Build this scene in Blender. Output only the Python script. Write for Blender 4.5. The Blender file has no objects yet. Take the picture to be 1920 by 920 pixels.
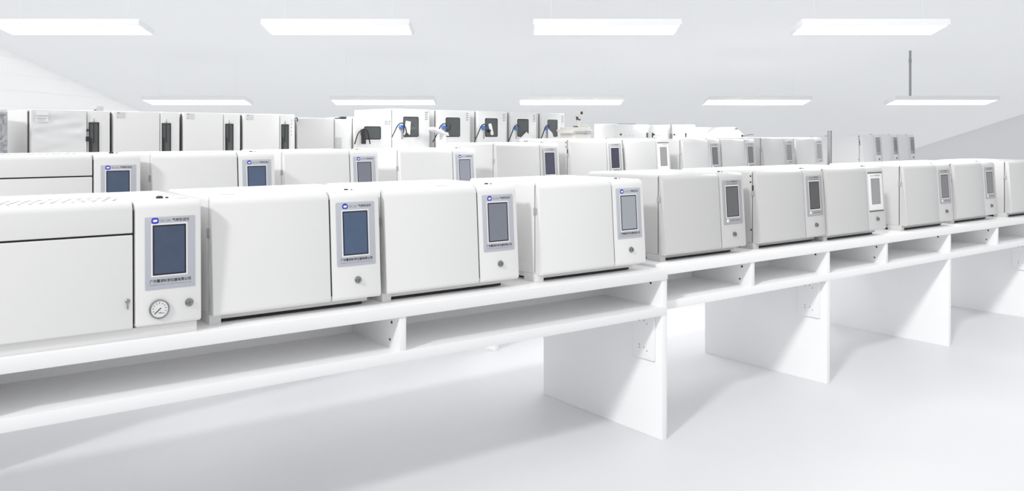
import bpy, bmesh, math, random
from mathutils import Vector, Matrix
from mathutils.geometry import tessellate_polygon

random.seed(7)
S = bpy.context.scene
COL = S.collection
PI = math.pi

# ------------------------------------------------------------------ materials
def principled(name, color, rough=.45, metal=0., spec=.5, noise=.0, scale=40., emit=None, estr=0., bump=0., coat=0., alpha=1., trans=0.):
    m = bpy.data.materials.new(name); m.use_nodes = True
    nt = m.node_tree; b = nt.nodes['Principled BSDF']
    c = (*color, 1.)
    b.inputs['Base Color'].default_value = c
    b.inputs['Roughness'].default_value = rough
    b.inputs['Metallic'].default_value = metal
    b.inputs['Specular IOR Level'].default_value = spec
    b.inputs['Coat Weight'].default_value = coat
    b.inputs['Alpha'].default_value = alpha
    b.inputs['Transmission Weight'].default_value = trans
    tc = nt.nodes.new('ShaderNodeTexCoord')
    nz = nt.nodes.new('ShaderNodeTexNoise'); nz.inputs['Scale'].default_value = scale; nz.inputs['Detail'].default_value = 3
    nt.links.new(tc.outputs['Object'], nz.inputs['Vector'])
    if noise:
        mx = nt.nodes.new('ShaderNodeMix'); mx.data_type = 'RGBA'
        mx.inputs[6].default_value = tuple(max(0, v - noise) for v in color) + (1,)
        mx.inputs[7].default_value = tuple(min(1, v + noise) for v in color) + (1,)
        nt.links.new(nz.outputs['Fac'], mx.inputs[0])
        nt.links.new(mx.outputs[2], b.inputs['Base Color'])
    if bump:
        bp = nt.nodes.new('ShaderNodeBump'); bp.inputs['Strength'].default_value = bump; bp.inputs['Distance'].default_value = .002
        nt.links.new(nz.outputs['Fac'], bp.inputs['Height']); nt.links.new(bp.outputs['Normal'], b.inputs['Normal'])
    if emit:
        b.inputs['Emission Color'].default_value = (*emit, 1); b.inputs['Emission Strength'].default_value = estr
    return m

def srgb(r, g, b):
    f = lambda v: (v/255/12.92) if v <= 10 else ((v/255+.055)/1.055)**2.4
    return (f(r), f(g), f(b))

M = {}
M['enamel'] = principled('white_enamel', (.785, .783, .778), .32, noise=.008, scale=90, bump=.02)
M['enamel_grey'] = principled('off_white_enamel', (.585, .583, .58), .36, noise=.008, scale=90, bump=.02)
M['enamel_lifted'] = principled('light_lifted_enamel', (.86, .86, .855), .34, noise=.006, scale=90)  # enamel lightened in colour to make up for dim light far off
M['laminate'] = principled('white_laminate', (.87, .87, .875), .42, noise=.008, scale=30)
M['plate'] = principled('silver_plate', srgb(188, 190, 198), .4, noise=.01, scale=200)
M['plate_grey'] = principled('grey_plate', srgb(168, 168, 170), .42, noise=.012, scale=200)
M['plate_white'] = principled('white_plate', srgb(240, 240, 240), .45, noise=.005)
M['bezel'] = principled('screen_bezel', srgb(24, 26, 40), .35)
M['gap'] = principled('dark_gap', (.02, .02, .021), .7)  # near-black for painted seam and underside shade, and for vent holes
M['dark_grey'] = principled('dark_grey_matte', (.10, .10, .10), .7)
M['chrome'] = principled('chrome', (.30, .30, .30), .25, metal=1.)
M['post_grey'] = principled('post_grey', srgb(150, 150, 151), .45, noise=.01)
M['steel'] = principled('grey_steel', (.36, .36, .37), .35, metal=.8)
M['rubber'] = principled('black_rubber', (.025, .025, .028), .55)
M['ink'] = principled('black_ink', (.02, .02, .022), .6)
M['ink_grey'] = principled('grey_ink', (.22, .22, .24), .6)
M['blue'] = principled('blue_print', srgb(44, 56, 190), .45)
M['blue_knob'] = principled('blue_plastic', srgb(70, 120, 205), .35)
M['white'] = principled('white_print', (.86, .86, .87), .5)
M['grey_vent'] = principled('grey_vent', srgb(196, 198, 200), .5)
M['glass'] = principled('dark_oven_glass', srgb(84, 88, 88), .12, noise=.02, scale=14, coat=.3)
M['sticker'] = principled('grey_sticker', srgb(212, 213, 215), .5, noise=.03, scale=120)
M['film'] = principled('stretch_film', (.80, .80, .80), .16, noise=.02, scale=10, coat=.5)
M['crinkle'] = principled('crinkled_film', srgb(176, 177, 181), .22, noise=.10, scale=16, bump=.8)
M['cream'] = principled('cream_plastic', srgb(236, 234, 228), .45, noise=.01)
M['dial'] = principled('gauge_dial', srgb(226, 226, 226), .4)
M['floor'] = principled('floor_epoxy', (.68, .688, .70), .5, noise=.01, scale=2.)
M['ceiling'] = principled('ceiling_paint', (.70, .705, .72), .8, noise=.006, scale=1.5)
M['wall'] = principled('wall_paint', (.86, .865, .87), .7, noise=.006, scale=3)
M['lamp_body'] = principled('lamp_white', (.82, .82, .825), .5)
M['diffuser'] = principled('lamp_diffuser', (.9, .9, .9), .6, emit=(1, 1, 1), estr=2.2)
M['tube'] = principled('lamp_tube', (.95, .95, .95), .5, emit=(1, 1, 1), estr=6.)
M['wire'] = principled('suspension_wire', (.85, .85, .86), .4)
def lit_through(name, refl, trans, fac):
    # roof and walls given added translucency, so outside daylight brightens the hall
    m = bpy.data.materials.new(name); m.use_nodes = True; nt = m.node_tree
    nt.nodes.remove(nt.nodes['Principled BSDF']); out = nt.nodes['Material Output']
    d = nt.nodes.new('ShaderNodeBsdfDiffuse'); tr = nt.nodes.new('ShaderNodeBsdfTranslucent'); mx = nt.nodes.new('ShaderNodeMixShader')
    nz = nt.nodes.new('ShaderNodeTexNoise'); nz.inputs['Scale'].default_value = 1.2
    tc = nt.nodes.new('ShaderNodeTexCoord'); nt.links.new(tc.outputs['Object'], nz.inputs['Vector'])
    cm = nt.nodes.new('ShaderNodeMix'); cm.data_type = 'RGBA'
    cm.inputs[6].default_value = (*[v-.006 for v in refl], 1); cm.inputs[7].default_value = (*[min(1, v+.006) for v in refl], 1)
    nt.links.new(nz.outputs['Fac'], cm.inputs[0]); nt.links.new(cm.outputs[2], d.inputs['Color'])
    tr.inputs['Color'].default_value = (*trans, 1); mx.inputs[0].default_value = fac
    nt.links.new(d.outputs[0], mx.inputs[1]); nt.links.new(tr.outputs[0], mx.inputs[2]); nt.links.new(mx.outputs[0], out.inputs['Surface'])
    return m
M['ceiling'] = lit_through('ceiling_lit_through', (.56, .565, .575), (.95, .957, .967), .68)
M['wall'] = lit_through('wall_lit_through', (.93, .93, .93), (1., 1., 1.), .72)
M['wall_grey'] = lit_through('grey_wall_lit_through', (.66, .665, .675), (.97, .975, .98), .72)
_scr = {}
def screen_mat(rgb):  # per-machine tone paints in the glossy screen's viewing-angle sheen
    if rgb not in _scr:
        _scr[rgb] = principled('screen_glass', srgb(*rgb), .28, noise=.012, scale=25, coat=.15)
    return _scr[rgb]

# ------------------------------------------------------------------ mesh helpers
def fillet(poly, radii, seg=5):
    out = []; n = len(poly)
    for i in range(n):
        p = Vector(poly[i]); r = radii[i]
        if r <= 0: out.append(tuple(p)); continue
        a = Vector(poly[i-1]); c = Vector(poly[(i+1) % n])
        u = (a-p).normalized(); w = (c-p).normalized()
        ang = u.angle(w); t = r/math.tan(ang/2)
        ctr = p + (u+w).normalized()*(r/math.sin(ang/2))
        s = p+u*t-ctr; e = p+w*t-ctr
        a0 = math.atan2(s.y, s.x); a1 = math.atan2(e.y, e.x)
        d = (a1-a0+PI) % (2*PI)-PI
        for k in range(seg+1):
            th = a0+d*k/seg
            out.append((ctr.x+r*math.cos(th), ctr.y+r*math.sin(th)))
    return out

def bevel_edges(bm, edges, off, seg=2):
    if off > 0 and edges:
        bmesh.ops.bevel(bm, geom=edges, offset=off, offset_type='OFFSET', segments=seg, profile=.5, affect='EDGES', clamp_overlap=True)

def merge(dst, src):
    me = bpy.data.meshes.new('tmp'); src.to_mesh(me); src.free(); dst.from_mesh(me); bpy.data.meshes.remove(me)

def add_box(bm, x0, x1, y0, y1, z0, z1, bev=0., seg=2):
    t = bmesh.new()
    vs = [t.verts.new(p) for p in ((x0,y0,z0),(x1,y0,z0),(x1,y1,z0),(x0,y1,z0),(x0,y0,z1),(x1,y0,z1),(x1,y1,z1),(x0,y1,z1))]
    for f in ((0,3,2,1),(4,5,6,7),(0,1,5,4),(1,2,6,5),(2,3,7,6),(3,0,4,7)): t.faces.new([vs[i] for i in f])
    bevel_edges(t, list(t.edges), bev, seg)
    merge(bm, t)

def add_prism(bm, prof, x0, x1, bev=0., axis='x', seg=2):
    """profile (p,q) extruded along an axis: x -> (y,z), y -> (x,z), z -> (x,y)"""
    t = bmesh.new()
    def P(w, p, q): return {'x': (w, p, q), 'y': (p, w, q), 'z': (p, q, w)}[axis]
    A = [t.verts.new(P(x0, p, q)) for p, q in prof]; B = [t.verts.new(P(x1, p, q)) for p, q in prof]
    n = len(prof)
    t.faces.new(A); t.faces.new(B[::-1])
    for i in range(n): t.faces.new((A[i], B[i], B[(i+1) % n], A[(i+1) % n]))
    bmesh.ops.recalc_face_normals(t, faces=t.faces)
    caps = [e for e in t.edges if (e.verts[0] in A and e.verts[1] in A) or (e.verts[0] in B and e.verts[1] in B)]
    bevel_edges(t, caps, bev, seg)
    bmesh.ops.recalc_face_normals(t, faces=t.faces)
    merge(bm, t)

def add_cyl(bm, p0, p1, r, seg=16, r2=None):
    p0 = Vector(p0); p1 = Vector(p1); d = p1-p0
    t = bmesh.new()
    bmesh.ops.create_cone(t, cap_ends=True, segments=seg, radius1=r, radius2=r if r2 is None else r2, depth=d.length)
    rot = Vector((0,0,1)).rotation_difference(d.normalized()).to_matrix().to_4x4()
    bmesh.ops.transform(t, matrix=Matrix.Translation((p0+p1)/2) @ rot, verts=t.verts)
    merge(bm, t)

def add_tube(bm, pts, r, seg=8):
    pts = [Vector(p) for p in pts]
    # Catmull-Rom smoothing
    sm = []
    for i in range(len(pts)-1):
        a = pts[max(i-1, 0)]; b = pts[i]; c = pts[i+1]; d = pts[min(i+2, len(pts)-1)]
        for k in range(6):
            t = k/6
            sm.append(.5*((2*b)+(c-a)*t+(2*a-5*b+4*c-d)*t*t+(3*b-a-3*c+d)*t**3))
    sm.append(pts[-1])
    rings = []; up = Vector((.3, .9, .31)).normalized()
    for i, p in enumerate(sm):
        d = (sm[min(i+1, len(sm)-1)]-sm[max(i-1, 0)]).normalized()
        n = d.cross(up).normalized(); q = d.cross(n).normalized()
        rings.append([bm.verts.new(p+(n*math.cos(2*PI*k/seg)+q*math.sin(2*PI*k/seg))*r) for k in range(seg)])
    for A, B in zip(rings, rings[1:]):
        for k in range(seg): bm.faces.new((A[k], A[(k+1) % seg], B[(k+1) % seg], B[k]))
    bm.faces.new(rings[0][::-1]); bm.faces.new(rings[-1])

def add_lathe(bm, prof, origin, axis, seg=24):
    """profile (r,h) turned about an axis direction"""
    ax = Vector(axis).normalized(); o = Vector(origin)
    n = ax.orthogonal().normalized(); q = ax.cross(n)
    rings = []
    for r, h in prof:
        if r < 1e-6: rings.append([bm.verts.new(o+ax*h)])
        else: rings.append([bm.verts.new(o+ax*h+(n*math.cos(2*PI*k/seg)+q*math.sin(2*PI*k/seg))*r) for k in range(seg)])
    for A, B in zip(rings, rings[1:]):
        for k in range(seg):
            k2 = (k+1) % seg
            if len(A) == 1 and len(B) == 1: continue
            if len(A) == 1: bm.faces.new((A[0], B[k], B[k2]))
            elif len(B) == 1: bm.faces.new((A[k], A[k2], B[0]))
            else: bm.faces.new((A[k], A[k2], B[k2], B[k]))
    if len(rings[0]) > 1: bm.faces.new(rings[0][::-1])
    if len(rings[-1]) > 1: bm.faces.new(rings[-1])
    bmesh.ops.recalc_face_normals(bm, faces=bm.faces)

def finish(bm, name, mat, smooth=True):
    me = bpy.data.meshes.new(name)
    bmesh.ops.recalc_face_normals(bm, faces=bm.faces)
    bm.to_mesh(me); bm.free()
    me.materials.append(mat)
    if smooth:
        me.shade_smooth(); me.set_sharp_from_angle(angle=math.radians(38))
    return me

CACHE = {}
def mesh_of(key, name, mat, build):
    if key not in CACHE:
        bm = bmesh.new(); build(bm); CACHE[key] = finish(bm, name, mat)
    return CACHE[key]

def part(name, key, mat, build, parent, loc=(0,0,0), rot=(0,0,0)):
    """one object from a (shared) mesh; key None -> own mesh"""
    if key is None: key = (name, random.random())
    o = bpy.data.objects.new(name, mesh_of((name, key, mat.name), name, mat, build))
    COL.objects.link(o); o.parent = parent; o.location = loc; o.rotation_euler = rot
    return o

def thing(name, label, cat, loc=(0,0,0), rz=0., group=None):
    o = bpy.data.objects.new(name, None); COL.objects.link(o)
    o.empty_display_size = .1; o.location = loc; o.rotation_euler = (0, 0, rz)
    o['label'] = label; o['category'] = cat
    if group: o['group'] = group
    return o

def structure(name, mat, build, loc=(0,0,0), rz=0.):
    o = part(name, None, mat, build, None, loc, (0, 0, rz)); o['kind'] = 'structure'
    return o

_txt = {}
def text_mesh(body, height, width=None, bold=0.):
    """lettering in the x/z plane facing -y, centred, `height` tall; stretched to width"""
    cu = bpy.data.curves.new('lettering', 'FONT'); cu.body = body; cu.size = 1; cu.align_x = 'CENTER'; cu.align_y = 'CENTER'
    cu.offset = bold; cu.resolution_u = 2
    o = bpy.data.objects.new('lettering', cu); COL.objects.link(o)
    dg = bpy.context.evaluated_depsgraph_get()
    me = bpy.data.meshes.new_from_object(o.evaluated_get(dg))
    bpy.data.objects.remove(o); bpy.data.curves.remove(cu)
    xs = [v.co.x for v in me.vertices]; ys = [v.co.y for v in me.vertices]
    cx, cy = (min(xs)+max(xs))/2, (min(ys)+max(ys))/2
    sy = height/(max(ys)-min(ys)); sx = sy if width is None else width/(max(xs)-min(xs))
    pts = [((v.co.x-cx)*sx, (v.co.y-cy)*sy) for v in me.vertices]
    faces = [tuple(p.vertices) for p in me.polygons]
    bpy.data.meshes.remove(me)
    return pts, faces

def add_text(bm, body, x, z, height, width, yf, out, bold=0.):
    k = (body, height, width, bold)
    if k not in _txt: _txt[k] = text_mesh(*k)
    pts, faces = _txt[k]
    vs = [bm.verts.new((x+p, yf(z+q)-out, z+q)) for p, q in pts]
    for f in faces:
        try: bm.faces.new([vs[i] for i in f])
        except ValueError: pass

# --------------------------------------------------------- front-panel helpers
def shear_to_front(bm, yf):
    for v in bm.verts: v.co.y = v.co.y + yf(v.co.z)

def panel_box(bm, x0, x1, z0, z1, out0, out1, yf, r=0., bev=0.):
    """a slab lying on a leaning front; out0..out1 = distances in front of it"""
    t = bmesh.new()
    if r > 0:
        add_prism(t, fillet([(x0,z0),(x1,z0),(x1,z1),(x0,z1)], [r]*4, 4), -out1, -out0, bev, 'y')
    else:
        add_box(t, x0, x1, -out1, -out0, z0, z1, bev)
    shear_to_front(t, yf); merge(bm, t)

def ring_box(bm, x0, x1, z0, z1, w, out0, out1, yf):
    panel_box(bm, x0, x1, z0, z0+w, out0, out1, yf); panel_box(bm, x0, x1, z1-w, z1, out0, out1, yf)
    panel_box(bm, x0, x0+w, z0+w, z1-w, out0, out1, yf); panel_box(bm, x1-w, x1, z0+w, z1-w, out0, out1, yf)

def disc(bm, x, z, r, out0, out1, yf, seg=18):
    add_cyl(bm, (x, yf(z)-out0, z), (x, yf(z)-out1, z), r, seg)

# ------------------------------------------------------------ display of a GC
NAME_CN = '气相色谱仪'
MAKER_CN = '广州慧诺科学仪器有限公司'
MAKER_EN = 'Guangzhou Huinuo Scientific Instrument Co., Ltd'

def display(panel, key, yf, px0, px1, pz0, pz1, sx0, sx1, sz0, sz1, plate, scr, style, r=.006):
    part('display_plate', (key, style), plate, lambda bm: panel_box(bm, px0, px1, pz0, pz1, -.003, .0022, yf, r, .0006), panel)
    part('screen_bezel', (key, style, 'bz'), M['bezel'] if style != 'white' else M['steel'], lambda bm: ring_box(bm, sx0, sx1, sz0, sz1, .0045, .002, .0036, yf), panel)
    part('screen', (key, style, scr), screen_mat(scr), lambda bm: panel_box(bm, sx0+.004, sx1-.004, sz0+.004, sz1-.004, .002, .0030, yf), panel)
    def trim(bm): ring_box(bm, sx0-.005, sx1+.005, sz0-.005, sz1+.005, .005, .002, .0027, yf)
    part('screen_trim', (key, style, 'trim'), M['white'], trim, panel)
    w = px1-px0; cx = (px0+px1)/2; zt = (pz1+sz1)/2 + .001; zb = (pz0+sz0)/2
    if style == 'blue':
        lx = sx0+.012 if key != 'vent' else sx0+.008
        def logo(bm):
            if key == 'vent': panel_box(bm, lx-.012, lx+.012, zt-.0105, zt+.0105, .002, .0028, yf, .008)
            else: disc(bm, lx, zt, .0125, .002, .0028, yf, 24)
        part('logo', (key, 'logo'), M['blue'], logo, panel)
        def emblem(bm):
            panel_box(bm, lx-.0072, lx+.0020, zt-.0042, zt+.0042, .0027, .0033, yf, .004)
            panel_box(bm, lx-.0010, lx+.0075, zt-.0038, zt+.0048, .0027, .0034, yf, .004)
        part('logo_emblem', (key, 'emb'), M['white'], emblem, panel)
        part('model_lettering', (key, 'mod'), M['ink_grey'], lambda bm: add_text(bm, 'GC-2A', lx+.034, zt, .0085, .034, yf, .0026), panel)
        part('name_lettering', (key, 'nam'), M['ink'], lambda bm: add_text(bm, NAME_CN, lx+.085, zt+.001, .0105, .058, yf, .0026, .012), panel)
        part('maker_lettering', (key, 'mak'), M['ink'], lambda bm: add_text(bm, MAKER_CN, cx, zb+.004, .0120, w*.82, yf, .0026, .018), panel)
        part('maker_small_lettering', (key, 'maks'), M['ink_grey'], lambda bm: add_text(bm, MAKER_EN, cx, zb-.0085, .0048, w*.82, yf, .0026), panel)
    elif style == 'grey':
        part('name_lettering', (key, 'gnam'), M['ink'], lambda bm: (add_text(bm, 'GC-2A ' + NAME_CN, cx, zt+.007, .0085, w*.58, yf, .0026, .01), add_text(bm, 'Gas Chromatograph', cx, zt-.006, .0075, w*.56, yf, .0026)), panel)
        part('maker_lettering', (key, 'gmak'), M['ink_grey'], lambda bm: add_text(bm, MAKER_CN, cx+.016, zb, .0075, w*.55, yf, .0026, .01), panel)
        part('logo', (key, 'glogo'), M['white'], lambda bm: disc(bm, px0+w*.20, zb, .010, .002, .0028, yf), panel)
    else:
        part('name_lettering', (key, 'wnam'), M['ink_grey'], lambda bm: add_text(bm, 'GC-2A ' + NAME_CN, cx, zt, .0105, w*.74, yf, .0026, .01), panel)
        part('edge_strip', (key, 'wedge'), M['dark_grey'], lambda bm: (panel_box(bm, px0-.002, px1+.002, pz1-.001, pz1+.006, .0, .004, yf), panel_box(bm, px0-.002, px1+.002, pz0-.006, pz0+.001, .0, .004, yf)), panel)

def knob_build(x, z, yf, r=.0115):
    def b(bm):
        add_lathe(bm, [(r*1.25, .0), (r*1.25, .003), (r, .004), (r, .010), (r*.72, .012), (0, .012)], (x, yf(z)+.001, z), (0, -1, 0), 20)
        add_box(bm, x-r*.18, x+r*.18, yf(z)-.016, yf(z)-.008, z-r*.8, z+r*.8, .001)
    return b

# ------------------------------------------------------- gas chromatograph, plain
GW, GD, GH = .672, .57, .466
DX = .454                     # door / control panel seam
def yfront(z): return -.046 + (z-.04)/(GH-.04)*.027
FRONT = None
def front_profile(zb, zt, rb, rt, yb=.012):
    return fillet([(yb, zb), (yfront(zb), zb), (yfront(zt), zt), (yb, zt)], [0, rb, rt, 0], 6)

def gas_chromatograph(label, loc, rz, scr, style, holes=False, tone='enamel', zs=1., sx=1.):
    t = thing('gas_chromatograph', label, 'gas chromatograph', loc, rz, 'gas chromatographs on the benches')
    t.scale = (sx, 1, zs)
    E = M[tone]
    part('body', 'gc', E, lambda bm: (add_prism(bm, fillet([(0,.038),(GW,.038),(GW,GH),(0,GH)], [.004,.004,.016,.016], 4), .017, GD, .004, 'y')), t)
    def base(bm):
        add_box(bm, .012, GW-.03, .018, GD-.02, .014, .038, .002)
        for x0, x1, ya in ((0, .042, .0), (GW-.085, GW-.043, .09)):
            for y0, y1 in ((ya, ya+.10), (GD-.11, GD-.01)):
                add_box(bm, x0, x1, y0, y1, 0, .038, .0015)
    part('base', 'gc', E, base, t)
    part('underside_shade', 'gc', M['gap'], lambda bm: add_box(bm, .046, GW-.05, .026, GD-.03, .003, .0138, .001), t)  # dark slab standing in for the shadow under the skirt
    part('seam_shade', 'gc', M['gap'], lambda bm: (add_box(bm, .0012, GW-.0012, .0105, .0175, .045, GH-.010), panel_box(bm, DX-.001, DX+.009, .06, GH-.03, -.030, -.007, yfront)), t)  # dark sheet and strip paint the shade inside the door seams
    d = part('door', 'gc', E, lambda bm: add_prism(bm, front_profile(.037, GH, .016, .034), 0, DX, .008), t)
    part('hinge', 'gc', M['plate_grey'], lambda bm: (add_box(bm, -.003, .004, -.002, .022, .318, .348, .001), add_cyl(bm, (-.003, .016, .316), (-.003, .016, .350), .003, 8)), d)
    part('latch', 'gc', M['steel'], lambda bm: (add_box(bm, DX-.042, DX-.034, .022, .031, .016, .034, .001), add_box(bm, DX-.026, DX-.022, .022, .031, .016, .034, .001)), t)
    p = part('control_panel', 'gc', E, lambda bm: add_prism(bm, front_profile(.037, GH, .016, .034), DX+.008, GW, .010), t)
    plate = {'blue': M['plate'], 'grey': M['plate_grey'], 'white': M['plate_white']}[style]
    display(p, 'gc', yfront, .483, .652, .172, .424, .511, .620, .214, .388, plate, scr, style)
    part('knob', 'gc', M['chrome'], knob_build(.572, .114, yfront), p)
    part('top_port', 'gc', M['rubber'], lambda bm: (add_lathe(bm, [(.009, 0), (.009, .004), (.006, .006), (0, .006)], (.575, .075, GH-.001), (0, 0, 1), 14), add_cyl(bm, (.597, .070, GH-.001), (.597, .070, GH+.003), .004, 10)), t)
    part('top_slot', 'gc', M['grey_vent'], lambda bm: (add_box(bm, .07, .12, .085, .10, GH-.001, GH+.001, .0005), add_box(bm, .31, .36, .075, .088, GH-.001, GH+.001, .0005)), t)
    if holes:
        for y, z in ((.028, GH-.030), (.028, GH-.066), (.024, .115), (.50, GH-.022), (.475, GH-.022)):
            part('screw_hole', ('gc', y, z), M['rubber'], lambda bm, y=y, z=z: add_cyl(bm, (-.0008, y, z), (.002, y, z), .0055, 12), t)
        part('hinge_plate', 'gc', M['rubber'], lambda bm: add_box(bm, -.0015, .003, .006, .018, GH-.150, GH-.085, .001), t)
    return t

# ---------------------------------------------------- gas chromatograph, vented lid
VW = .80; VX = .573
def yv(z): return -.030 + (z-.04)/(GH-.04)*.006
def vented_chromatograph(label, loc, rz, scr):
    t = thing('gas_chromatograph', label, 'gas chromatograph', loc, rz, 'gas chromatographs on the benches')
    E = M['enamel']
    def vp(zb, zt, rb, rt): return fillet([(.012, zb), (yv(zb), zb), (yv(zt), zt), (.012, zt)], [0, rb, rt, 0], 6)
    part('body', 'vt', E, lambda bm: add_prism(bm, fillet([(0,.038),(VW,.038),(VW,GH-.002),(0,GH-.002)], [.004,.004,.01,.01], 4), .017, GD, .004, 'y'), t)
    part('base', 'vt', E, lambda bm: add_box(bm, .006, VW-.012, -.012, GD-.02, 0, .038, .002), t)
    part('seam_shade', 'vt', M['gap'], lambda bm: (add_box(bm, .0012, VW-.002, .0105, .0175, .045, GH-.014), add_box(bm, .004, VX+.004, -.016, .011, .354, .362), add_box(bm, VX-.003, VX+.010, -.014, .011, .05, GH-.03)), t)  # dark backing puts shade into the lid, door and panel seams
    lid = part('lid', 'vt', E, lambda bm: (add_prism(bm, vp(.361, GH, .003, .026), 0, VX, .006), add_box(bm, .002, VX, .012, GD-.02, GH-.012, GH, .004)), t)
    holes = []
    for r in range(4):
        for k in range(17):
            holes.append((.03+k*.0315+(r % 2)*.0157, .075+r*.052))
    for hx, hy in holes:
        part('vent_hole', 'vt', M['gap'], lambda bm: add_cyl(bm, (0, 0, -.001), (0, 0, .0008), .0062, 10), lid, (hx, hy, GH))
    part('lid_slot', 'vt', M['plate_grey'], lambda bm: (add_box(bm, .10, .17, .118, .128, GH-.001, GH+.0012), add_box(bm, .415, .475, .118, .128, GH-.001, GH+.0012)), lid)
    d = part('door', 'vt', E, lambda bm: add_prism(bm, vp(.040, .3545, .006, .003), 0, VX, .004), t)
    part('lock', 'vt', M['steel'], lambda bm: (add_lathe(bm, [(.008,0),(.008,.004),(.006,.006),(0,.006)], (VX-.017, yv(.135)+.001, .135), (0,-1,0), 14), add_box(bm, VX-.019, VX-.015, yv(.12)-.006, yv(.12), .108, .130, .0005)), d)
    p = part('control_panel', 'vt', E, lambda bm: add_prism(bm, vp(.040, GH, .012, .026), VX+.007, VW, .008), t)
    part('panel_top', 'vt', E, lambda bm: add_box(bm, VX+.007, VW-.003, .012, GD-.02, GH-.012, GH, .004), p)
    display(p, 'vent', yv, .611, .777, .164, .411, .636, .746, .212, .383, M['plate'], scr, 'blue', .002)
    part('knob', 'vt', M['chrome'], knob_build(.757, .108, yv), p)
    g = part('pressure_gauge', 'vt', M['chrome'], lambda bm: add_lathe(bm, [(.031,0),(.033,.004),(.033,.010),(.0295,.012),(.0285,.0095),(0,.0095)], (.656, yv(.097)+.001, .097), (0,-1,0), 32), p)
    part('gauge_dial', 'vt', M['dial'], lambda bm: add_cyl(bm, (.656, yv(.097)-.0085, .097), (.656, yv(.097)-.0092, .097), .0283, 32), p)
    def marks(bm):
        y = yv(.097)-.0094
        for k in range(11):
            a = math.radians(225-27*k)
            c, s = math.cos(a), math.sin(a)
            t2 = bmesh.new(); add_box(t2, .018, .0235, -.0003, .0003, -.0007, .0007)
            bmesh.ops.transform(t2, matrix=Matrix.Translation((.656, y, .097)) @ Matrix.Rotation(-a, 4, 'Y'), verts=t2.verts); merge(bm, t2)
        for a, l0, l1, w in ((math.radians(222), -.006, .021, .0013),):
            t2 = bmesh.new(); add_box(t2, l0, l1, -.0008, 0, -w, w)
            bmesh.ops.transform(t2, matrix=Matrix.Translation((.656, y, .097)) @ Matrix.Rotation(-a, 4, 'Y'), verts=t2.verts); merge(bm, t2)
        add_text(bm, 'MPa', .660, .084, .0055, .014, lambda z: y, .0003)
    part('gauge_needle', 'vt', M['ink'], marks, p)
    part('top_port', 'vt', M['rubber'], lambda bm: (add_lathe(bm, [(.012,0),(.012,.006),(.008,.009),(0,.009)], (.69, .10, GH-.001), (0,0,1), 14), add_cyl(bm, (.714, .095, GH-.001), (.714, .095, GH+.004), .005, 10)), t)
    part('top_slot', 'vt', M['grey_vent'], lambda bm: add_box(bm, .735, .775, .05, .062, GH-.001, GH+.001, .0005), t)
    return t

# ------------------------------------------------------------------ setting
TH = .9364
FW = Vector((math.cos(TH), math.sin(TH), 0)); RT = Vector((math.sin(TH), -math.cos(TH), 0))
RZ = TH-PI/2                        # rotation of the hall (x to the right, y away)
def hall(a, b, z=0): return RT*a + FW*b + Vector((0, 0, z))
SL = .166
def ceil_z(b): return 4.20-SL*b
A0, A1, B0, B1 = -5.85, 8.26, 1.5, 19.2
BC = 6.6                            # the roof starts here; left out nearer the camera to let sky light in

structure('floor', M['floor'], lambda bm: add_box(bm, A0-.1, A1+.1, B0, B1+.1, -.1, 0), (0,0,0), RZ)
structure('ceiling', M['ceiling'], lambda bm: add_prism(bm, [(BC, ceil_z(BC)), (B1+.1, ceil_z(B1+.1)), (B1+.1, ceil_z(B1+.1)+.1), (BC, ceil_z(BC)+.1)], A0-.1, A1+.1), (0,0,0), RZ)
def wall_left(bm):
    add_prism(bm, [(BC, 0), (B1, 0), (B1, ceil_z(B1)), (BC, ceil_z(BC))], A0-.06, A0)
    z = .19
    while z < ceil_z(BC)-.05:            # level cladding laths, the upper ones cut to the roof slope
        e = min(B1, (4.20-z)/SL)-.03
        if e > BC+.2: add_box(bm, A0-.001, A0+.003, BC, e, z-.004, z+.004)
        z += .19
structure('wall_left', M['wall'], wall_left, (0,0,0), RZ)
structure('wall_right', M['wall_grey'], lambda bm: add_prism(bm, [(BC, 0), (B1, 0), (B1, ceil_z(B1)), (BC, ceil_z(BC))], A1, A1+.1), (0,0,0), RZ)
structure('wall_back', M['wall_grey'], lambda bm: add_box(bm, A0, A1, B1, B1+.1, 0, ceil_z(B1)), (0,0,0), RZ)

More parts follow.
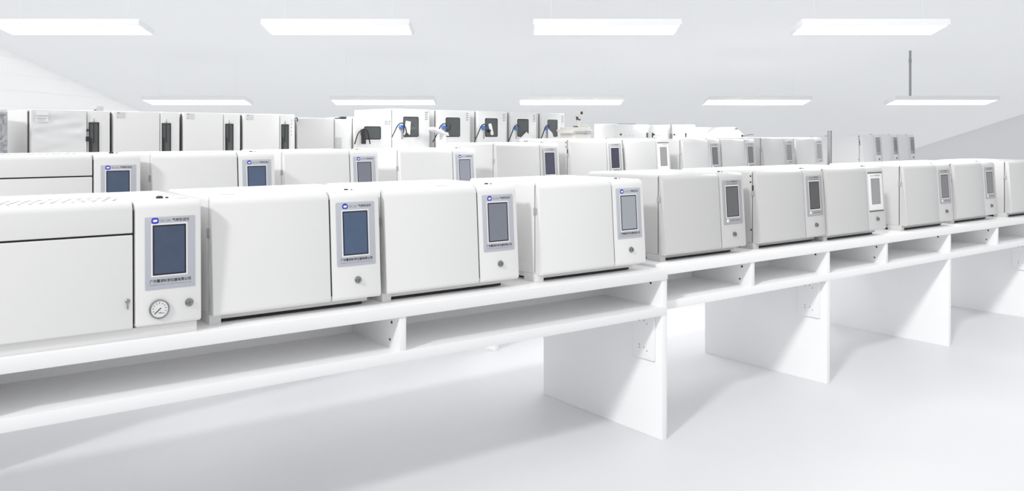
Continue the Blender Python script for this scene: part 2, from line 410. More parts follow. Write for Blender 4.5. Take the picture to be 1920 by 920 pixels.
# ------------------------------------------------------------------ lamps
LAMP_DOWN, LAMP_UP = 20, 0
def ceiling_lamp(label, a, b, rod=None):
    """b = distance of the near lower edge; hangs parallel to the sloping ceiling"""
    al = math.atan(SL)
    p = hall(a, b, 3.61-SL*b)
    t = thing('pendant_lamp', label, 'ceiling lamp', p, 0, 'pendant lamps')
    t.rotation_euler = (Matrix.Rotation(RZ, 3, 'Z') @ Matrix.Rotation(-al, 3, 'X')).to_euler()
    L, W, H = 1.205, .31, .048
    def housing(bm):
        add_box(bm, -L/2, L/2, 0, W, .012, H, .002)
        for y0, y1 in ((0, .012), (W-.012, W)): add_box(bm, -L/2, L/2, y0, y1, 0, .014, .001)
        for x0, x1 in ((-L/2, -L/2+.014), (L/2-.014, L/2)): add_box(bm, x0, x1, .012, W-.012, 0, .014, .001)
        add_box(bm, -L/2+.014, L/2-.014, W/2-.008, W/2+.008, .002, .013, .001)
    part('housing', 'lamp', M['lamp_body'], housing, t)
    for nm, pw, z, up in [q_ for q_ in (('lamp_down', LAMP_DOWN, -.012, 0), ('lamp_up', LAMP_UP, H+.03, 1)) if q_[1] > 0]:
        ld = bpy.data.lights.new(nm, 'AREA'); ld.shape = 'RECTANGLE'; ld.size = L-.03; ld.size_y = W-.03; ld.energy = pw
        lo_ = bpy.data.objects.new(nm, ld); COL.objects.link(lo_); lo_.parent = t; lo_.location = (0, W/2, z)
        if up: lo_.rotation_euler = (PI, 0, 0)
    part('diffuser', 'lamp', M['diffuser'], lambda bm: add_box(bm, -L/2+.015, L/2-.015, .013, W-.013, .0085, .0118), t)
    for y in (.085, W-.085):
        part('lamp_tube', ('lamp', y), M['tube'], lambda bm, y=y: add_cyl(bm, (-L/2+.03, y, .002), (L/2-.03, y, .002), .008, 10), t)
    up = Vector((0, math.sin(al), math.cos(al)))     # world up in lamp coordinates
    up = Vector((0, -math.sin(al), math.cos(al)))
    ln = .59 - .045*math.cos(al)
    for x in (-.45, .45):
        q = Vector((x, W/2, H)); ln2 = (ceil_z(0)-3.61) - H/math.cos(al)
        if rod is not None and x < 0: continue
        part('suspension_wire', ('lamp', x), M['wire'], lambda bm: add_cyl(bm, q-up*.004, q+up*ln2, .0012, 6), t)
    if rod is not None:
        q = Vector((rod, W*.25, H)); ln2 = (ceil_z(0)-3.61) - H/math.cos(al)
        part('hanging_rod', 'lamp', M['steel'], lambda bm: (add_cyl(bm, q-up*.004, q+up*ln2, .013, 12), add_cyl(bm, q+up*(ln2-.14), q+up*(ln2-.10), .017, 12)), t)
    return t
R1 = ('leftmost of the near lamps, cut by the left photo edge', 'second near lamp from the left', 'third near lamp from the left', 'rightmost of the near lamps, above the rod-hung lamp')
for a, l in zip((-3.63, -1.435, .775, 2.955), R1): ceiling_lamp('long white pendant lamp, ' + l, a, 6.94)
R2 = ('leftmost of the far lamps, beside the white wall', 'second far lamp from the left, above the oven cabinets', 'middle one of the five far lamps', 'fourth far lamp from the left, right of centre')
for a, l in zip((-3.68, -1.50, .69, 2.865), R2): ceiling_lamp('long white pendant lamp, ' + l, a, 9.88)
ceiling_lamp('long white pendant lamp hanging from a grey rod, rightmost of the far lamps', 5.03, 9.88, rod=-.395)

# ------------------------------------------------------------------ benches
def screw(bm, p, d, r=.006): add_cyl(bm, Vector(p)-Vector(d)*.001, Vector(p)+Vector(d)*.0015, r, 12)
def bench(label, loc, rz, x0, x1, zt, depth, panels, dividers, name='lab_bench', shelf=True, gussets=()):
    """top with its front edge on local y=0; panels reach the floor"""
    t = thing(name, label, 'lab bench', loc, rz, 'white laminate benches')
    L = M['laminate']
    part('bench_top', None, L, lambda bm: add_box(bm, x0, x1, 0, depth, zt-.05, zt, .004), t)
    zs1, zs0 = zt-.1885, zt-.2325
    if shelf:
        part('shelf', None, L, lambda bm: add_box(bm, x0+.002, x1-.002, .004, .44, zs0, zs1, .002), t)
        part('back_board', None, L, lambda bm: add_box(bm, x0+.01, x1-.01, .44, .458, zs0, zt-.049), t)
    for x in panels:
        p = part('side_panel', None, L, lambda bm: add_box(bm, x-.018, x+.018, .006, depth-.02, 0, zt-.049, .002), t)
        for sy in (.085, .40):
            part('panel_screw', None, M['rubber'], lambda bm: screw(bm, (x-.0185, sy, zt-.075), (-1,0,0)), p)
    for x in dividers:
        p = part('divider', None, L, lambda bm: add_box(bm, x-.016, x+.016, .006, .438, zs1-.001, zt-.049, .002), t)
        for sy, sz, sr in ((.07, zt-.08, .006), (.31, zt-.078, .006), (.085, zs1+.035, .005)):
            part('divider_screw', None, M['rubber'], lambda bm: screw(bm, (x-.0165, sy, sz), (-1,0,0), sr), p)
    for x in gussets:
        g = part('corner_board', None, L, lambda bm: add_box(bm, x-.036, x-.019, .05, .20, zs0-.24, zs0-.004, .002), t)
        part('peg_hole', None, M['plate_grey'], lambda bm: [screw(bm, (x-.0365, .15+dx, zs0-dz), (-1,0,0), .0035) for dx, dz in ((0,.03),(.0,.045),(-.035,.04),(-.055,.055),(0,.17),(.0,.185),(-.035,.18),(-.055,.195))], g)
    return t
ZA = .87
bench('long white shelf bench under the nearest chromatographs, left part of the front row', (0, 3.067, 0), 0, -1.3, 3.252, ZA, 1.0, [-1.25, 3.232], [.2, 1.709], gussets=(3.232,))
ROT = .0155
def right(u, v, z=0):                  # the second bench stands very slightly turned
    du, dv = u-3.3, v-3.067
    return (3.3+du*math.cos(ROT)-dv*math.sin(ROT), 3.133+du*math.sin(ROT)+dv*math.cos(ROT), z)
bench('white shelf bench with floor-length panels under the right half of the front row', right(3.276, 3.06), ROT, .003, 5.9, ZA+.0104, 1.0, [.021, 1.515, 3.085, 4.63], [.757, 2.205, 3.865], gussets=(1.515, 4.63))

# ------------------------------------------------------------------ front row
vented_chromatograph('white gas chromatograph with round pressure gauge and perforated lid, nearest at left, front row', (.107, 3.105, ZA), 0, (66, 80, 104))
A = [
 (.959, 3.159, 0, (74, 92, 120), 'blue', False, 'white gas chromatograph with blue-grey screen, right of the gauge machine, front row'),
 (1.666, 3.170, 0, (122, 126, 137), 'blue', False, 'white gas chromatograph with blue logo and mid-grey screen, third from left in front row'),
 (2.472, 3.164, 0, (158, 163, 171), 'blue', False, 'white gas chromatograph with pale grey screen and blue logo, fourth from left, front row'),
]
for u, v, r, scr, st, ho, lab in A: gas_chromatograph(lab, (u, v, ZA), r, scr, st, ho)
A2 = [
 (3.366, 3.163, 0, (96, 97, 99), 'grey', False, 'white gas chromatograph with grey plate and dark grey screen, fifth from left, front row'),
 (4.188, 3.172, 0, (80, 80, 81), 'grey', True, 'white gas chromatograph with near-black screen and screw holes in its side, sixth in front row'),
 (4.868, 3.150, 0, (152, 152, 153), 'white', True, 'white gas chromatograph with white-framed grey screen, seventh from left in front row'),
 (5.833, 3.154, 0, (116, 116, 117), 'grey', False, 'white gas chromatograph right of the white-framed screen machine in front row'),
 (6.628, 3.181, 0, (122, 122, 123), 'grey', True, 'white gas chromatograph, second from the right photo edge in front row'),
 (7.494, 3.150, 0, (118, 118, 119), 'grey', False, 'white gas chromatograph cut off by the right photo edge, front row'),
]
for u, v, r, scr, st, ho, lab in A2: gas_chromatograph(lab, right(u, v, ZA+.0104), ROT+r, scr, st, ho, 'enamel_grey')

# ------------------------------------------------------------------ middle row
B = [
 (1.130, 4.720, 1.001, .06, (78, 96, 122), 'blue', False, 'white gas chromatograph with blue-grey screen, second from left in the middle row'),
 (1.954, 4.999, 1.001, .12, (124, 126, 138), 'blue', False, 'white gas chromatograph with violet-grey screen and blue logo, third from left in middle row'),
 (2.815, 5.123, 1.001, .13, (150, 153, 163), 'blue', False, 'white gas chromatograph with pale grey screen and blue logo, fourth from left in middle row'),
 (3.705, 5.258, 1.037, .12, (64, 65, 84), 'grey', False, 'white gas chromatograph with dark navy screen and grey plate, fifth in middle row'),
 (4.501, 5.340, 1.066, .143, (52, 52, 70), 'grey', True, 'white gas chromatograph with darkest screen of the middle row, beside a white-framed display'),
 (5.213, 5.443, 1.066, .161, (150, 146, 148), 'white', True, 'white gas chromatograph with white-framed brownish-grey screen in the middle row'),
 (6.102, 5.587, 1.056, .175, (104, 104, 105), 'grey', False, 'white gas chromatograph just right of the white-framed display in the middle row'),
 (6.809, 5.719, 1.056, .158, (112, 112, 113), 'grey', True, 'white gas chromatograph, ninth from left in middle row'),
 (7.659, 5.855, 1.070, .154, (138, 138, 139), 'grey', False, 'white gas chromatograph, tenth from left in middle row'),
 (8.410, 5.972, 1.070, .16, (146, 146, 147), 'grey', False, 'white gas chromatograph just left of the thin grey post in middle row'),
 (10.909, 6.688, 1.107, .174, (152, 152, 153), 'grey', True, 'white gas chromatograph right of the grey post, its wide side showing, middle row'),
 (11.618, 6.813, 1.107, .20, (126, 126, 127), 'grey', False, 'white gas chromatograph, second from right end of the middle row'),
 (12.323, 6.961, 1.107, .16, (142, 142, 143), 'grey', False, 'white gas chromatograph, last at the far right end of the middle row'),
]
vented_chromatograph('white gas chromatograph with perforated lid and navy screen at left of the middle row', (.262, 4.635, 1.001), .035, (70, 86, 110))
for i, (u, v, z, r, scr, st, ho, lab) in enumerate(B):
    gas_chromatograph(lab, (u, v, z), r, scr, st, ho, 'enamel' if i < 3 else 'enamel_grey' if i < 10 else 'enamel_lifted')  # last three get the lightened enamel, where little light reaches

def bench_b(label, p, q, z):
    """bench from p to q, standing under a run of the middle row"""
    d = Vector((q[0]-p[0], q[1]-p[1])); r = math.atan2(d.y, d.x); L = d.length
    nrm = Vector((math.sin(r), -math.cos(r)))
    o = Vector(p)+nrm*.11
    bench(label, (o.x, o.y, 0), r, 0, L, z, .74, [.02, L-.02], [L/2], shelf=True)
bench_b('long white bench under the four leftmost machines of the middle row', (.05, 4.585), (3.60, 5.18), 1.001)
bench_b('white bench under the machine with the dark navy screen, middle row', (3.62, 5.235), (4.43, 5.33), 1.037)
bench_b('white bench under the white-framed display machine of the middle row', (4.455, 5.32), (5.93, 5.545), 1.066)
bench_b('white bench under eighth and ninth machines of the middle row', (6.05, 5.575), (7.52, 5.825), 1.056)
bench_b('white bench under the machines left of the grey post', (7.60, 5.84), (9.10, 6.075), 1.070)
bench_b('white bench at far right end of the middle row', (10.85, 6.67), (13.02, 7.055), 1.107)

# ------------------------------------------------------------------ back row
CH = .718; CD = .45
def cabinet(label, loc, rz, W, H=CH, sticker=True, window=True, wrapped=False, dots=False, tone='enamel', dw=.69):
    t = thing('instrument_cabinet', label, 'lab instrument', loc, rz, 'boxy instruments in the back row')
    E = M[tone]; dx = W*dw; k = (round(W, 3), H, tone)
    part('body', ('cab',)+k, E, lambda bm: add_box(bm, 0, W, .02, CD, .012, H, .006), t)
    part('base', ('cab',)+k, M['dark_grey'], lambda bm: [add_cyl(bm, (x, y, 0), (x, y, .014), .018, 12) for x in (.04, W-.04) for y in (.07, CD-.06)], t)
    part('seam_shade', ('cab',)+k, M['dark_grey'], lambda bm: add_box(bm, .001, W-.004, .004, .0205, .02, H-.012), t)  # dark sheet behind the door, painting the shade of its gaps
    d = part('door', ('cab',)+k, E, lambda bm: add_box(bm, .004, dx, -.03, .005, .015, H, .008), t)
    p = part('control_panel', ('cab',)+k, E, lambda bm: add_box(bm, dx+.004, W-.002, -.03, .005, .015, H, .008), t)
    if sticker:
        part('sticker', ('cab', H), M['sticker'], lambda bm: add_box(bm, .024, .080, -.0312, -.0298, H-.045, H-.008), d)
        part('sticker_mark', ('cab', H), M['ink_grey'], lambda bm: (add_box(bm, .030, .042, -.0316, -.031, H-.015, H-.010), add_box(bm, .028, .036, -.0316, -.031, H-.043, H-.040)), d)
    if window:
        x0, x1, z0, z1 = dx+.012, min(dx+.075, W-.03), H-.55, H-.075
        w = part('window_pane', ('cab',)+k, M['glass'], lambda bm: panel_box(bm, x0+.004, x1-.004, z0+.004, z1-.004, -.001, .002, lambda z: -.03, .006), p)
        part('window_frame', ('cab',)+k, M['rubber'], lambda bm: ring_box(bm, x0, x1, z0, z1, .007, -.001, .004, lambda z: -.03), p)
        part('window_hook', ('cab',)+k, M['steel'], lambda bm: (add_cyl(bm, ((x0+x1)/2, -.034, z1-.004), ((x0+x1)/2, -.034, z1+.026), .0018, 8), add_box(bm, (x0+x1)/2-.004, (x0+x1)/2+.004, -.038, -.03, z1-.002, z1+.008, .001)), p)
        part('inner_rack', ('cab',)+k, M['rubber'], lambda bm: (add_box(bm, x0+.008, x0+.020, -.0345, -.031, z0+.01, z1-.10, .001), add_cyl(bm, (x0+.03, -.033, z1-.01), (x0+.03, -.033, z1-.13), .003, 8)), p)
    if dots:
        part('indicator_light', ('cab',)+k, M['ink_grey'], lambda bm: [disc(bm, W-.035, H-.045-i*.027, .0032, 0, .002, lambda z: -.03, 10) for i in range(5)], p)
    if wrapped:
        def film(bm):
            nx, nz = 60, 90; g = []
            x0, x1, z0, z1 = .006, dx-.004, .03, H-.006
            rnd = random.Random(4)
            waves = [(rnd.uniform(0, 6.28), rnd.uniform(50, 130), rnd.uniform(4, 14), rnd.uniform(.0006, .0022)) for _ in range(9)]
            for j in range(nz):
                row = []
                for i in range(nx):
                    x = x0+(x1-x0)*i/(nx-1); z = z0+(z1-z0)*j/(nz-1)
                    e = min(1, 8*min(i/(nx-1), 1-i/(nx-1)))
                    y = -.036-sum(a*math.sin(ph+z*kz+math.sin(x*kx+ph)*1.6)*e for ph, kz, kx, a in waves)*.6
                    row.append(bm.verts.new((x, min(y, -.031), z)))
                g.append(row)
            for j in range(nz-1):
                for i in range(nx-1): bm.faces.new((g[j][i], g[j][i+1], g[j+1][i+1], g[j+1][i]))
        part('stretch_film', ('cab',)+k, M['film'], film, t)
        part('paper_label', ('cab',)+k, M['plate_white'], lambda bm: (add_box(bm, .025, .095, -.0425, -.041, H-.075, H-.045), add_box(bm, .028, .098, -.0425, -.041, H-.035, H-.008)), t)
        part('label_lettering', ('cab',)+k, M['ink_grey'], lambda bm: (add_box(bm, .030, .088, -.0430, -.0424, H-.056, H-.053), add_box(bm, .036, .080, -.0430, -.0424, H-.066, H-.0635)), t)
        part('side_knob', ('cab',)+k, M['rubber'], lambda bm: add_cyl(bm, (dx+.002, -.03, H-.125), (dx+.002, -.044, H-.125), .007, 12), t)
        part('side_switch', ('cab',)+k, M['rubber'], lambda bm: add_box(bm, dx-.008, dx+.010, -.042, -.03, H-.195, H-.165, .002), t)
    return t

ZC = 1.0
C0 = cabinet('white instrument wrapped in crinkled grey film at the left photo edge, back row', (.10, 5.80, ZC), .12, .50, sticker=False, window=False)
def crinkle(bm):
    rnd = random.Random(9); nx, nz = 16, 46; g = []
    for j in range(nz):
        row = []
        for i in range(nx):
            x = .335+.16*i/(nx-1); z = .2+(CH-.02-.2)*j/(nz-1)
            row.append(bm.verts.new((x, -.034-rnd.uniform(0, .016)*(0 if i in (0, nx-1) else 1), z)))
        g.append(row)
    for j in range(nz-1):
        for i in range(nx-1): bm.faces.new((g[j][i], g[j][i+1], g[j+1][i+1], g[j+1][i]))
part('crinkled_film', None, M['crinkle'], crinkle, C0)
part('glass_shield', None, M['plate'], lambda bm: add_box(bm, .02, .30, -.034, -.0295, .1, CH-.03, .002), C0)
CL = [
 (.712, 5.900, .20, .475, dict(wrapped=True, sticker=False), 'white instrument wrapped in wrinkled stretch film, dark window slot at right, back row'),
 (1.192, 6.000, .19, .45, dict(), 'white boxy instrument with dark window slot, right of the film-wrapped one, back row'),
 (1.655, 6.085, .18, .43, dict(), 'white boxy instrument with narrow window, third of the slotted ones, back row'),
 (2.096, 6.160, .17, .43, dict(dots=True), 'white boxy instrument with window slot and column of small lights, back row'),
]
for u, v, r, w, kw, lab in CL: cabinet(lab, (u, v, ZC), r, w, **kw)
c5 = cabinet('plain pale grey instrument without window, left of the ovens, back row', (2.535, 6.238, ZC), .16, .345, H=.695, sticker=False, window=False, tone='enamel_grey', dw=.97)
part('corner_seal', None, M['rubber'], lambda bm: add_tube(bm, [(-.022, -.040, .690), (-.012, -.040, .692), (-.004, -.040, .688), (-.002, -.038, .665)], .004), c5)

tg = thing('tag_box', 'small grey box on top between film-wrapped and first slotted instrument, back row', 'small box', (1.10, 5.965, ZC+CH), .2)
part('box_body', None, M['sticker'], lambda bm: add_box(bm, 0, .045, .0, .03, 0, .030, .002), tg)
part('box_edge', None, M['dark_grey'], lambda bm: add_box(bm, -.003, .0, 0, .03, 0, .006), tg)

# ovens with square windows
OH = .80; OD = .58; OW = .41
def oven(label, loc, rz, H=OH, W=OW, D=OD, win=(.095, .275, -.255, -.07), lights=True, cable=0, sticker=False, name='lab_oven'):
    t = thing(name, label, 'lab oven', loc, rz, 'ovens with square windows in the back row')
    E = M['enamel']; k = (W, H, D)
    yf = lambda z: -.035
    part('body', ('ov',)+k, E, lambda bm: add_box(bm, 0, W, .012, D, .015, H, .006), t)
    part('base', ('ov',)+k, M['dark_grey'], lambda bm: [add_cyl(bm, (x, y, 0), (x, y, .016), .018, 12) for x in (.05, W-.05) for y in (.06, D-.06)], t)
    part('seam_shade', ('ov',)+k, M['dark_grey'], lambda bm: add_box(bm, .002, W-.002, .004, .0125, .02, H-.01), t)  # dark layer painted in for shade between door and body
    d = part('door', ('ov',)+k, E, lambda bm: add_box(bm, 0, W, -.035, .005, .015, H, .010, 3), t)
    x0, x1, z0, z1 = win; z0 += H; z1 += H
    part('window_frame', ('ov', win)+k, M['white'], lambda bm: panel_box(bm, x0-.012, x1+.012, z0-.012, z1+.012, -.001, .003, yf, .022, .001), d)
    part('window_seal', ('ov', win)+k, M['rubber'], lambda bm: panel_box(bm, x0, x1, z0, z1, .001, .0045, yf, .016), d)
    part('window_pane', ('ov', win)+k, M['glass'], lambda bm: panel_box(bm, x0+.008, x1-.008, z0+.008, z1-.008, .002, .0055, yf, .010), d)
    if lights:
        part('indicator_light', ('ov',)+k, M['ink'], lambda bm: [disc(bm, W-.052, H-.032-i*.020, .0042, 0, .002, yf, 10) for i in range(4)], d)
        part('indicator_lettering', ('ov',)+k, M['ink_grey'], lambda bm: [panel_box(bm, W-.040, W-.028, H-.034-i*.020, H-.026-i*.020, -.0005, .001, yf) for i in range(4)], d)
        part('side_vent', ('ov',)+k, M['grey_vent'], lambda bm: add_box(bm, -.0015, .003, .10, .34, H-.40, H-.12, .001), t)
    if sticker:
        part('sticker', ('ov',)+k, M['sticker'], lambda bm: panel_box(bm, W-.075, W-.018, H-.065, H-.025, -.0005, .001, yf), d)
        part('sticker_mark', ('ov',)+k, M['ink_grey'], lambda bm: [panel_box(bm, W-x, W-x+.008, H-z, H-z+.006, .0005, .0016, yf) for x, z in ((.071,.038),(.071,.055),(.028,.036))], d)
    if cable:
        kx, kz = .065, H-.165
        kb = part('valve_knob', ('ov',)+k, M['blue_knob'], lambda bm: add_lathe(bm, [(.016,0),(.020,.004),(.020,.022),(.015,.028),(0,.028)], (kx, -.034, kz), (0,-1,0), 20), d)
        part('valve_stem', ('ov',)+k, M['steel'], lambda bm: (add_cyl(bm, (kx+.012, -.045, kz-.015), (kx+.012, -.045, kz-.095), .004, 8), add_lathe(bm, [(.006,0),(.006,.010),(0,.010)], (kx+.012, -.045, kz-.105), (0,0,1), 10)), d)
        part('cable', ('ov', cable)+k, M['rubber'], lambda bm: add_tube(bm, [(-.10, -.09, kz-.135), (-.06, -.09, kz-.075), (-.012, -.09, kz+.005), (.03, -.085, kz+.032), (.068, -.075, kz+.030)] + ([(.095, -.075, kz-.01), (.112, -.07, kz-.062)] if cable == 1 else [(.085, -.07, kz+.012)]), .0055), t)
        if cable == 1:
            part('gas_plug', ('ov',)+k, M['rubber'], lambda bm: add_lathe(bm, [(.012,0),(.012,.02),(.008,.024),(0,.024)], (.113, -.060, kz-.066), (0,-1,0), 16), t)
    return t
ov = [
 (3.672, 6.800, .16, 1, 'white oven with plate hung over its square window, leftmost of the five tall ovens'),
 (4.166, 6.874, .14, 2, 'white oven with blue knob and unobstructed square window, second of the five tall ovens'),
 (4.662, 6.941, .18, 3, 'white oven with white handle leaning across its dark window, middle of the five tall ovens'),
 (5.148, 7.060, .21, 2, 'white oven with white tent-shaped sheet before its window, fourth of five tall ovens'),
 (5.635, 7.169, .24, 3, 'white oven with cut-off lower window corner, rightmost tall oven beside the microscope stand'),
]
OV = [oven(lab, (u, v, ZC), r, cable=c) for u, v, r, c, lab in ov]
part('hanging_plate', None, M['white'], lambda bm: add_prism(bm, [(.092, OH-.238), (.165, OH-.232), (.172, OH-.115), (.120, OH-.108)], -.052, -.046, .001, 'y'), OV[0])
part('paper_stickers', None, M['sticker'], lambda bm: [add_box(bm, -.0015, .001, .32, .40, z, z+.035) for z in (OH-.045, OH-.095)], OV[0])
part('tilted_handle', None, M['white'], lambda bm: add_prism(bm, fillet([(.135, OH-.125), (.175, OH-.122), (.210, OH-.235), (.170, OH-.238)], [.012]*4), -.050, -.042, .002, 'y'), OV[2])
part('handle_plug', None, M['rubber'], lambda bm: add_cyl(bm, (.140, -.05, OH-.195), (.140, -.064, OH-.195), .014, 14), OV[2])
part('bent_sheet', None, M['white'], lambda bm: add_prism(bm, [(.09, OH-.30), (.34, OH-.30), (.27, OH-.235), (.225, OH-.205), (.18, OH-.235)], -.055, -.045, .001, 'y'), OV[3])
part('corner_guard', None, M['white'], lambda bm: add_prism(bm, [(.09, OH-.30), (.205, OH-.30), (.165, OH-.215), (.09, OH-.165)], -.052, -.044, .001, 'y'), OV[4])
bt = thing('adjustable_shelf_bracket', 'white bracket arm jutting left of the second oven, back row', 'bracket', (4.185, 6.695, ZC+.40), .2)
part('arm', None, M['white'], lambda bm: add_prism(bm, [(-.20, .215), (-.17, .235), (.0, .185), (.01, .155)], -.02, .06, .004, 'y'), bt)
part('post', None, M['white'], lambda bm: add_box(bm, -.05, -.02, -.01, .05, -.40, .19, .003), bt)
part('arm_clip', None, M['rubber'], lambda bm: (add_tube(bm, [(-.05, -.03, .200), (-.02, -.04, .235), (-.005, -.03, .275)], .007), add_tube(bm, [(-.05, -.03, .200), (.0, -.04, .215), (.02, -.03, .255)], .007)), bt)
lo = oven('low white oven with landscape window and grey label, left of the tall ovens', (3.076, 6.365, ZC), .15, H=.71, W=.372, D=.40, win=(.085, .255, -.185, -.075), lights=False, sticker=True)
part('cable', None, M['rubber'], lambda bm: add_tube(bm, [(-.02, -.06, .49), (.0, -.08, .575), (.045, -.09, .612), (.09, -.08, .595), (.13, -.06, .49)], .005), lo)
part('plug', None, M['rubber'], lambda bm: (add_box(bm, .042, .068, -.085, -.05, .56, .61, .004), add_box(bm, .052, .078, -.08, -.045, .49, .60, .004)), lo)
hose = thing('cable_bundle', 'grey and black cable bundle lying on the white box left of the low oven', 'cable', (2.90, 6.34, ZC+.69), .15)
part('grey_hose', None, M['steel'], lambda bm: add_tube(bm, [(.01, .06, .007), (.05, .08, .007), (.09, .07, .009), (.14, .05, .016)], .006), hose)
part('black_lead', None, M['rubber'], lambda bm: (add_tube(bm, [(.03, .04, .006), (.08, .03, .010), (.14, .03, .014)], .006), add_box(bm, .085, .135, .022, .052, .0, .022, .004)), hose)
wb = thing('white_box', 'white box between the plain grey instrument and low oven, back row', 'lab instrument', (2.895, 6.300, ZC), .15)
part('box_body', None, M['enamel'], lambda bm: add_box(bm, .0, .150, 0, .40, 0, .69, .006), wb)
part('side_grille', None, M['grey_vent'], lambda bm: add_box(bm, .001, .060, -.002, .004, .44, .545, .003), wb)

def back_bench(label, p, q, z, depth, name='lab_bench'):
    d = Vector((q[0]-p[0], q[1]-p[1])); r = math.atan2(d.y, d.x); L = d.length
    o = Vector(p)+Vector((math.sin(r), -math.cos(r)))*.10
    bench(label, (o.x, o.y, 0), r, 0, L, z, depth, [.02, L-.02], [], shelf=False)
back_bench('white bench under the slotted instruments, back row', (.0, 5.72), (2.90, 6.27), ZC, .74)
back_bench('white bench under the low oven and white box, back row', (2.905, 6.285), (3.60, 6.39), ZC, .72)
back_bench('white bench under the five tall ovens, back row', (3.64, 6.64), (6.10, 7.18), ZC, .95)

# instrument stand with a small camera head
ms = thing('microscope_stand', 'cream instrument with camera head on a column, right of the ovens', 'microscope', (5.665, 6.63, 1.36), .16)
part('base', None, M['cream'], lambda bm: (add_box(bm, 0, .30, 0, .24, .24, .262, .004), add_box(bm, -.02, .04, .01, .20, .222, .242, .003), add_box(bm, .03, .28, .02, .22, 0, .24, .006)), ms)
part('front_rail', None, M['grey_vent'], lambda bm: (add_box(bm, .02, .165, -.006, .03, .225, .246, .002), add_box(bm, .18, .26, -.008, .03, .216, .248, .002)), ms)
part('stage', None, M['cream'], lambda bm: (add_box(bm, .03, .29, .03, .22, .262, .284, .004), add_box(bm, .275, .295, .05, .20, .284, .306, .003)), ms)
part('stage_clip', None, M['dark_grey'], lambda bm: (add_box(bm, .075, .115, .05, .08, .284, .296, .002), add_box(bm, .10, .112, .04, .06, .277, .290, .001)), ms)
part('column', None, M['cream'], lambda bm: add_cyl(bm, (.205, .12, .28), (.205, .12, .385), .014, 16), ms)
part('focus_arm', None, M['rubber'], lambda bm: (add_cyl(bm, (.165, .11, .385), (.205, .11, .372), .009, 10), add_cyl(bm, (.205, .10, .372), (.205, .14, .372), .016, 14)), ms)
part('camera_head', None, M['cream'], lambda bm: (add_box(bm, .175, .235, .08, .17, .395, .455, .006), add_box(bm, .185, .225, .09, .15, .37, .398, .004)), ms)
part('head_screen', None, M['rubber'], lambda bm: add_box(bm, .194, .228, .0775, .0815, .418, .448, .002), ms)

# low white detector boxes and printer on a tall rack
def detector(label, loc, rz, W, H, lights=True, slot=None, strip=False):
    t = thing('detector_box', label, 'lab instrument', loc, rz, 'low white detector boxes')
    part('housing', None, M['enamel_lifted'], lambda bm: (add_box(bm, 0, W, 0, .30, .008, H, .006), add_box(bm, .004, W-.004, -.006, .002, .012, H-.006, .004)), t)
    part('base', None, M['dark_grey'], lambda bm: [add_cyl(bm, (x, y, 0), (x, y, .01), .010, 10) for x in (.03, W-.03) for y in (.04, .26)], t)
    if lights: part('indicator_light', None, M['ink_grey'], lambda bm: [disc(bm, W*f, .115, .0042, .005, .008, lambda z: 0, 10) for f in (.30, .42, .54)], t)
    if slot: part('slot', None, M['ink'], lambda bm: panel_box(bm, slot, slot+.020, .095, .150, .0055, .009, lambda z: 0, .003), t)
    part('knob', None, M['rubber'], lambda bm: add_lathe(bm, [(.010,0),(.010,.012),(0,.012)], (W*.16, -.005, .13), (0,-1,0), 12), t)
    if strip: part('top_strip', None, M['dark_grey'], lambda bm: add_box(bm, W*.25, W*.75, .06, .09, H-.001, H+.006, .002), t)
    return t
ZD = 1.44
detector('long white box with black strip lying on top, right of the microscope stand', (6.42, 6.842, ZD), .10, .575, .245, True, .54, True)
detector('white detector box left of the grey upright tube, back right', (7.03, 6.903, ZD), .10, .32, .238, True, .02)
detector('white detector box right beside the grey upright tube, back right', (7.43, 6.943, ZD), .10, .195, .245, True)
detector('small white detector box with black slot, last before the printer', (7.642, 6.964, ZD), .10, .235, .250, True, .03)
tb = thing('upright_tube', 'grey upright tube between white detector boxes, back right', 'tube', (7.39, 6.92, ZD), 0)
part('tube', None, M['grey_vent'], lambda bm: add_cyl(bm, (0, 0, 0), (0, 0, .250), .016, 16), tb)
part('collar', None, M['steel'], lambda bm: add_cyl(bm, (0, 0, .085), (0, 0, .14), .019, 16), tb)
pb = thing('white_box', 'plain low white box behind the printer, back right', 'box', (8.02, 7.16, ZD), .1)
part('box_body', None, M['enamel_lifted'], lambda bm: add_box(bm, 0, .50, 0, .28, 0, .215, .006), pb)
part('box_lid', None, M['enamel_lifted'], lambda bm: add_box(bm, -.004, .504, -.004, .284, .205, .222, .004), pb)
pr = thing('desktop_printer', 'small white printer with sloping lid, above the middle row at right', 'printer', (8.08, 6.87, ZD), .1)
part('body', None, M['enamel'], lambda bm: add_prism(bm, fillet([(.0, .0), (.70, .0), (.70, .105), (.52, .195), (.44, .225), (.33, .222), (.05, .10)], [0, .01, .015, .02, .015, .015, .01]), 0, .22, .006, 'y'), pr)
part('paper_guide', None, M['grey_vent'], lambda bm: add_prism(bm, [(.07, .104), (.335, .217), (.30, .125)], -.006, .0, .001, 'y'), pr)
part('button', None, M['rubber'], lambda bm: add_box(bm, .44, .50, -.004, .002, .196, .206, .001), pr)
part('socket', None, M['rubber'], lambda bm: add_cyl(bm, (.60, -.006, .115), (.60, .004, .115), .014, 12), pr)
part('cable', None, M['steel'], lambda bm: add_tube(bm, [(.61, -.01, .115), (.68, -.02, .122), (.76, -.02, .130), (.82, -.02, .128)], .006), pr)
def rack(label, p, q, z, depth):
    back_bench(label, p, q, z, depth)
rack('tall white rack carrying the detector boxes and printer, back right', (6.34, 6.80), (8.95, 7.06), ZD, .56)
stm = thing('pedestal', 'white pedestal carrying the microscope stand, back row', 'pedestal', (5.645, 6.61, 0), .16)
part('column', None, M['laminate'], lambda bm: add_box(bm, .02, .30, .02, .24, .03, 1.335, .004), stm)
part('pedestal_top', None, M['laminate'], lambda bm: add_box(bm, 0, .32, 0, .26, 1.335, 1.36, .004), stm)
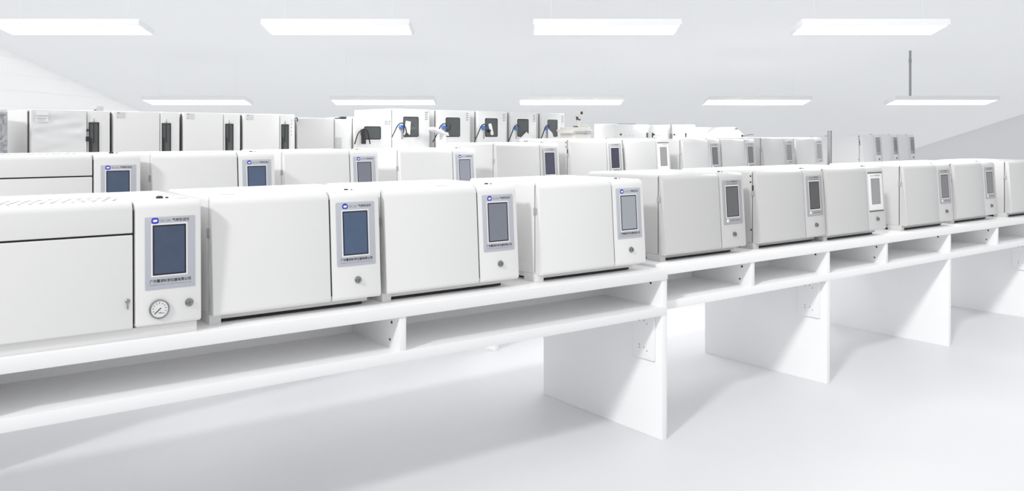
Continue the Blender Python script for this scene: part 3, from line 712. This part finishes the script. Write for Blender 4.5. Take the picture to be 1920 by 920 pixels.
part('foot', None, M['laminate'], lambda bm: add_box(bm, 0, .32, 0, .26, 0, .03, .004), stm)

# thin grey post among the middle row
po = thing('steel_post', 'thin grey steel post standing in the gap of the middle row', 'post', (9.458, 6.201, 0), .16)
part('light_face', None, M['post_grey'], lambda bm: add_box(bm, -.020, .004, -.010, .03, .02, 1.618, .002), po)
part('dark_channel', None, M['dark_grey'], lambda bm: add_box(bm, .004, .020, -.010, .03, .02, 1.618, .002), po)
part('foot_plate', None, M['steel'], lambda bm: add_box(bm, -.06, .06, -.05, .07, 0, .02, .003), po)

# ------------------------------------------------------------------ light, camera
SKY_LOW, SKY_TOP = .66, 1.22
w = bpy.data.worlds.new('World'); S.world = w; w.use_nodes = True
nt = w.node_tree; bg = nt.nodes['Background']; bg.inputs[0].default_value = (.985, .99, 1., 1)
tcw = nt.nodes.new('ShaderNodeTexCoord'); sp = nt.nodes.new('ShaderNodeSeparateXYZ'); mr = nt.nodes.new('ShaderNodeMapRange')
nt.links.new(tcw.outputs['Generated'], sp.inputs[0]); nt.links.new(sp.outputs['Z'], mr.inputs['Value'])
mr.inputs['From Min'].default_value = 0; mr.inputs['From Max'].default_value = 1      # overcast sky: brightest overhead
mr.inputs['To Min'].default_value = SKY_LOW; mr.inputs['To Max'].default_value = SKY_TOP
nt.links.new(mr.outputs[0], bg.inputs[1])

sun = bpy.data.lights.new('sun', 'SUN'); sun.energy = 1.35; sun.angle = math.radians(5); sun.color = (1, .995, .985)
so = bpy.data.objects.new('sun', sun); COL.objects.link(so)
so.rotation_euler = Vector((.13, .055, -.09)).to_track_quat('-Z', 'Y').to_euler()

cam = bpy.data.cameras.new('Camera'); co = bpy.data.objects.new('Camera', cam); COL.objects.link(co)
co.location = (0, 0, 1.56); co.rotation_euler = (PI/2, 0, RZ)
cam.sensor_width = 36; cam.lens = 1605/1920*36; cam.shift_y = -206.3/1920
cam.clip_start = .05; cam.clip_end = 100
S.camera = co
S.view_settings.view_transform = 'Standard'; S.view_settings.look = 'None'
S.view_settings.exposure = .08; S.view_settings.gamma = 1; S.view_settings.use_curve_mapping = False
S.cycles.max_bounces = 16; S.cycles.diffuse_bounces = 10
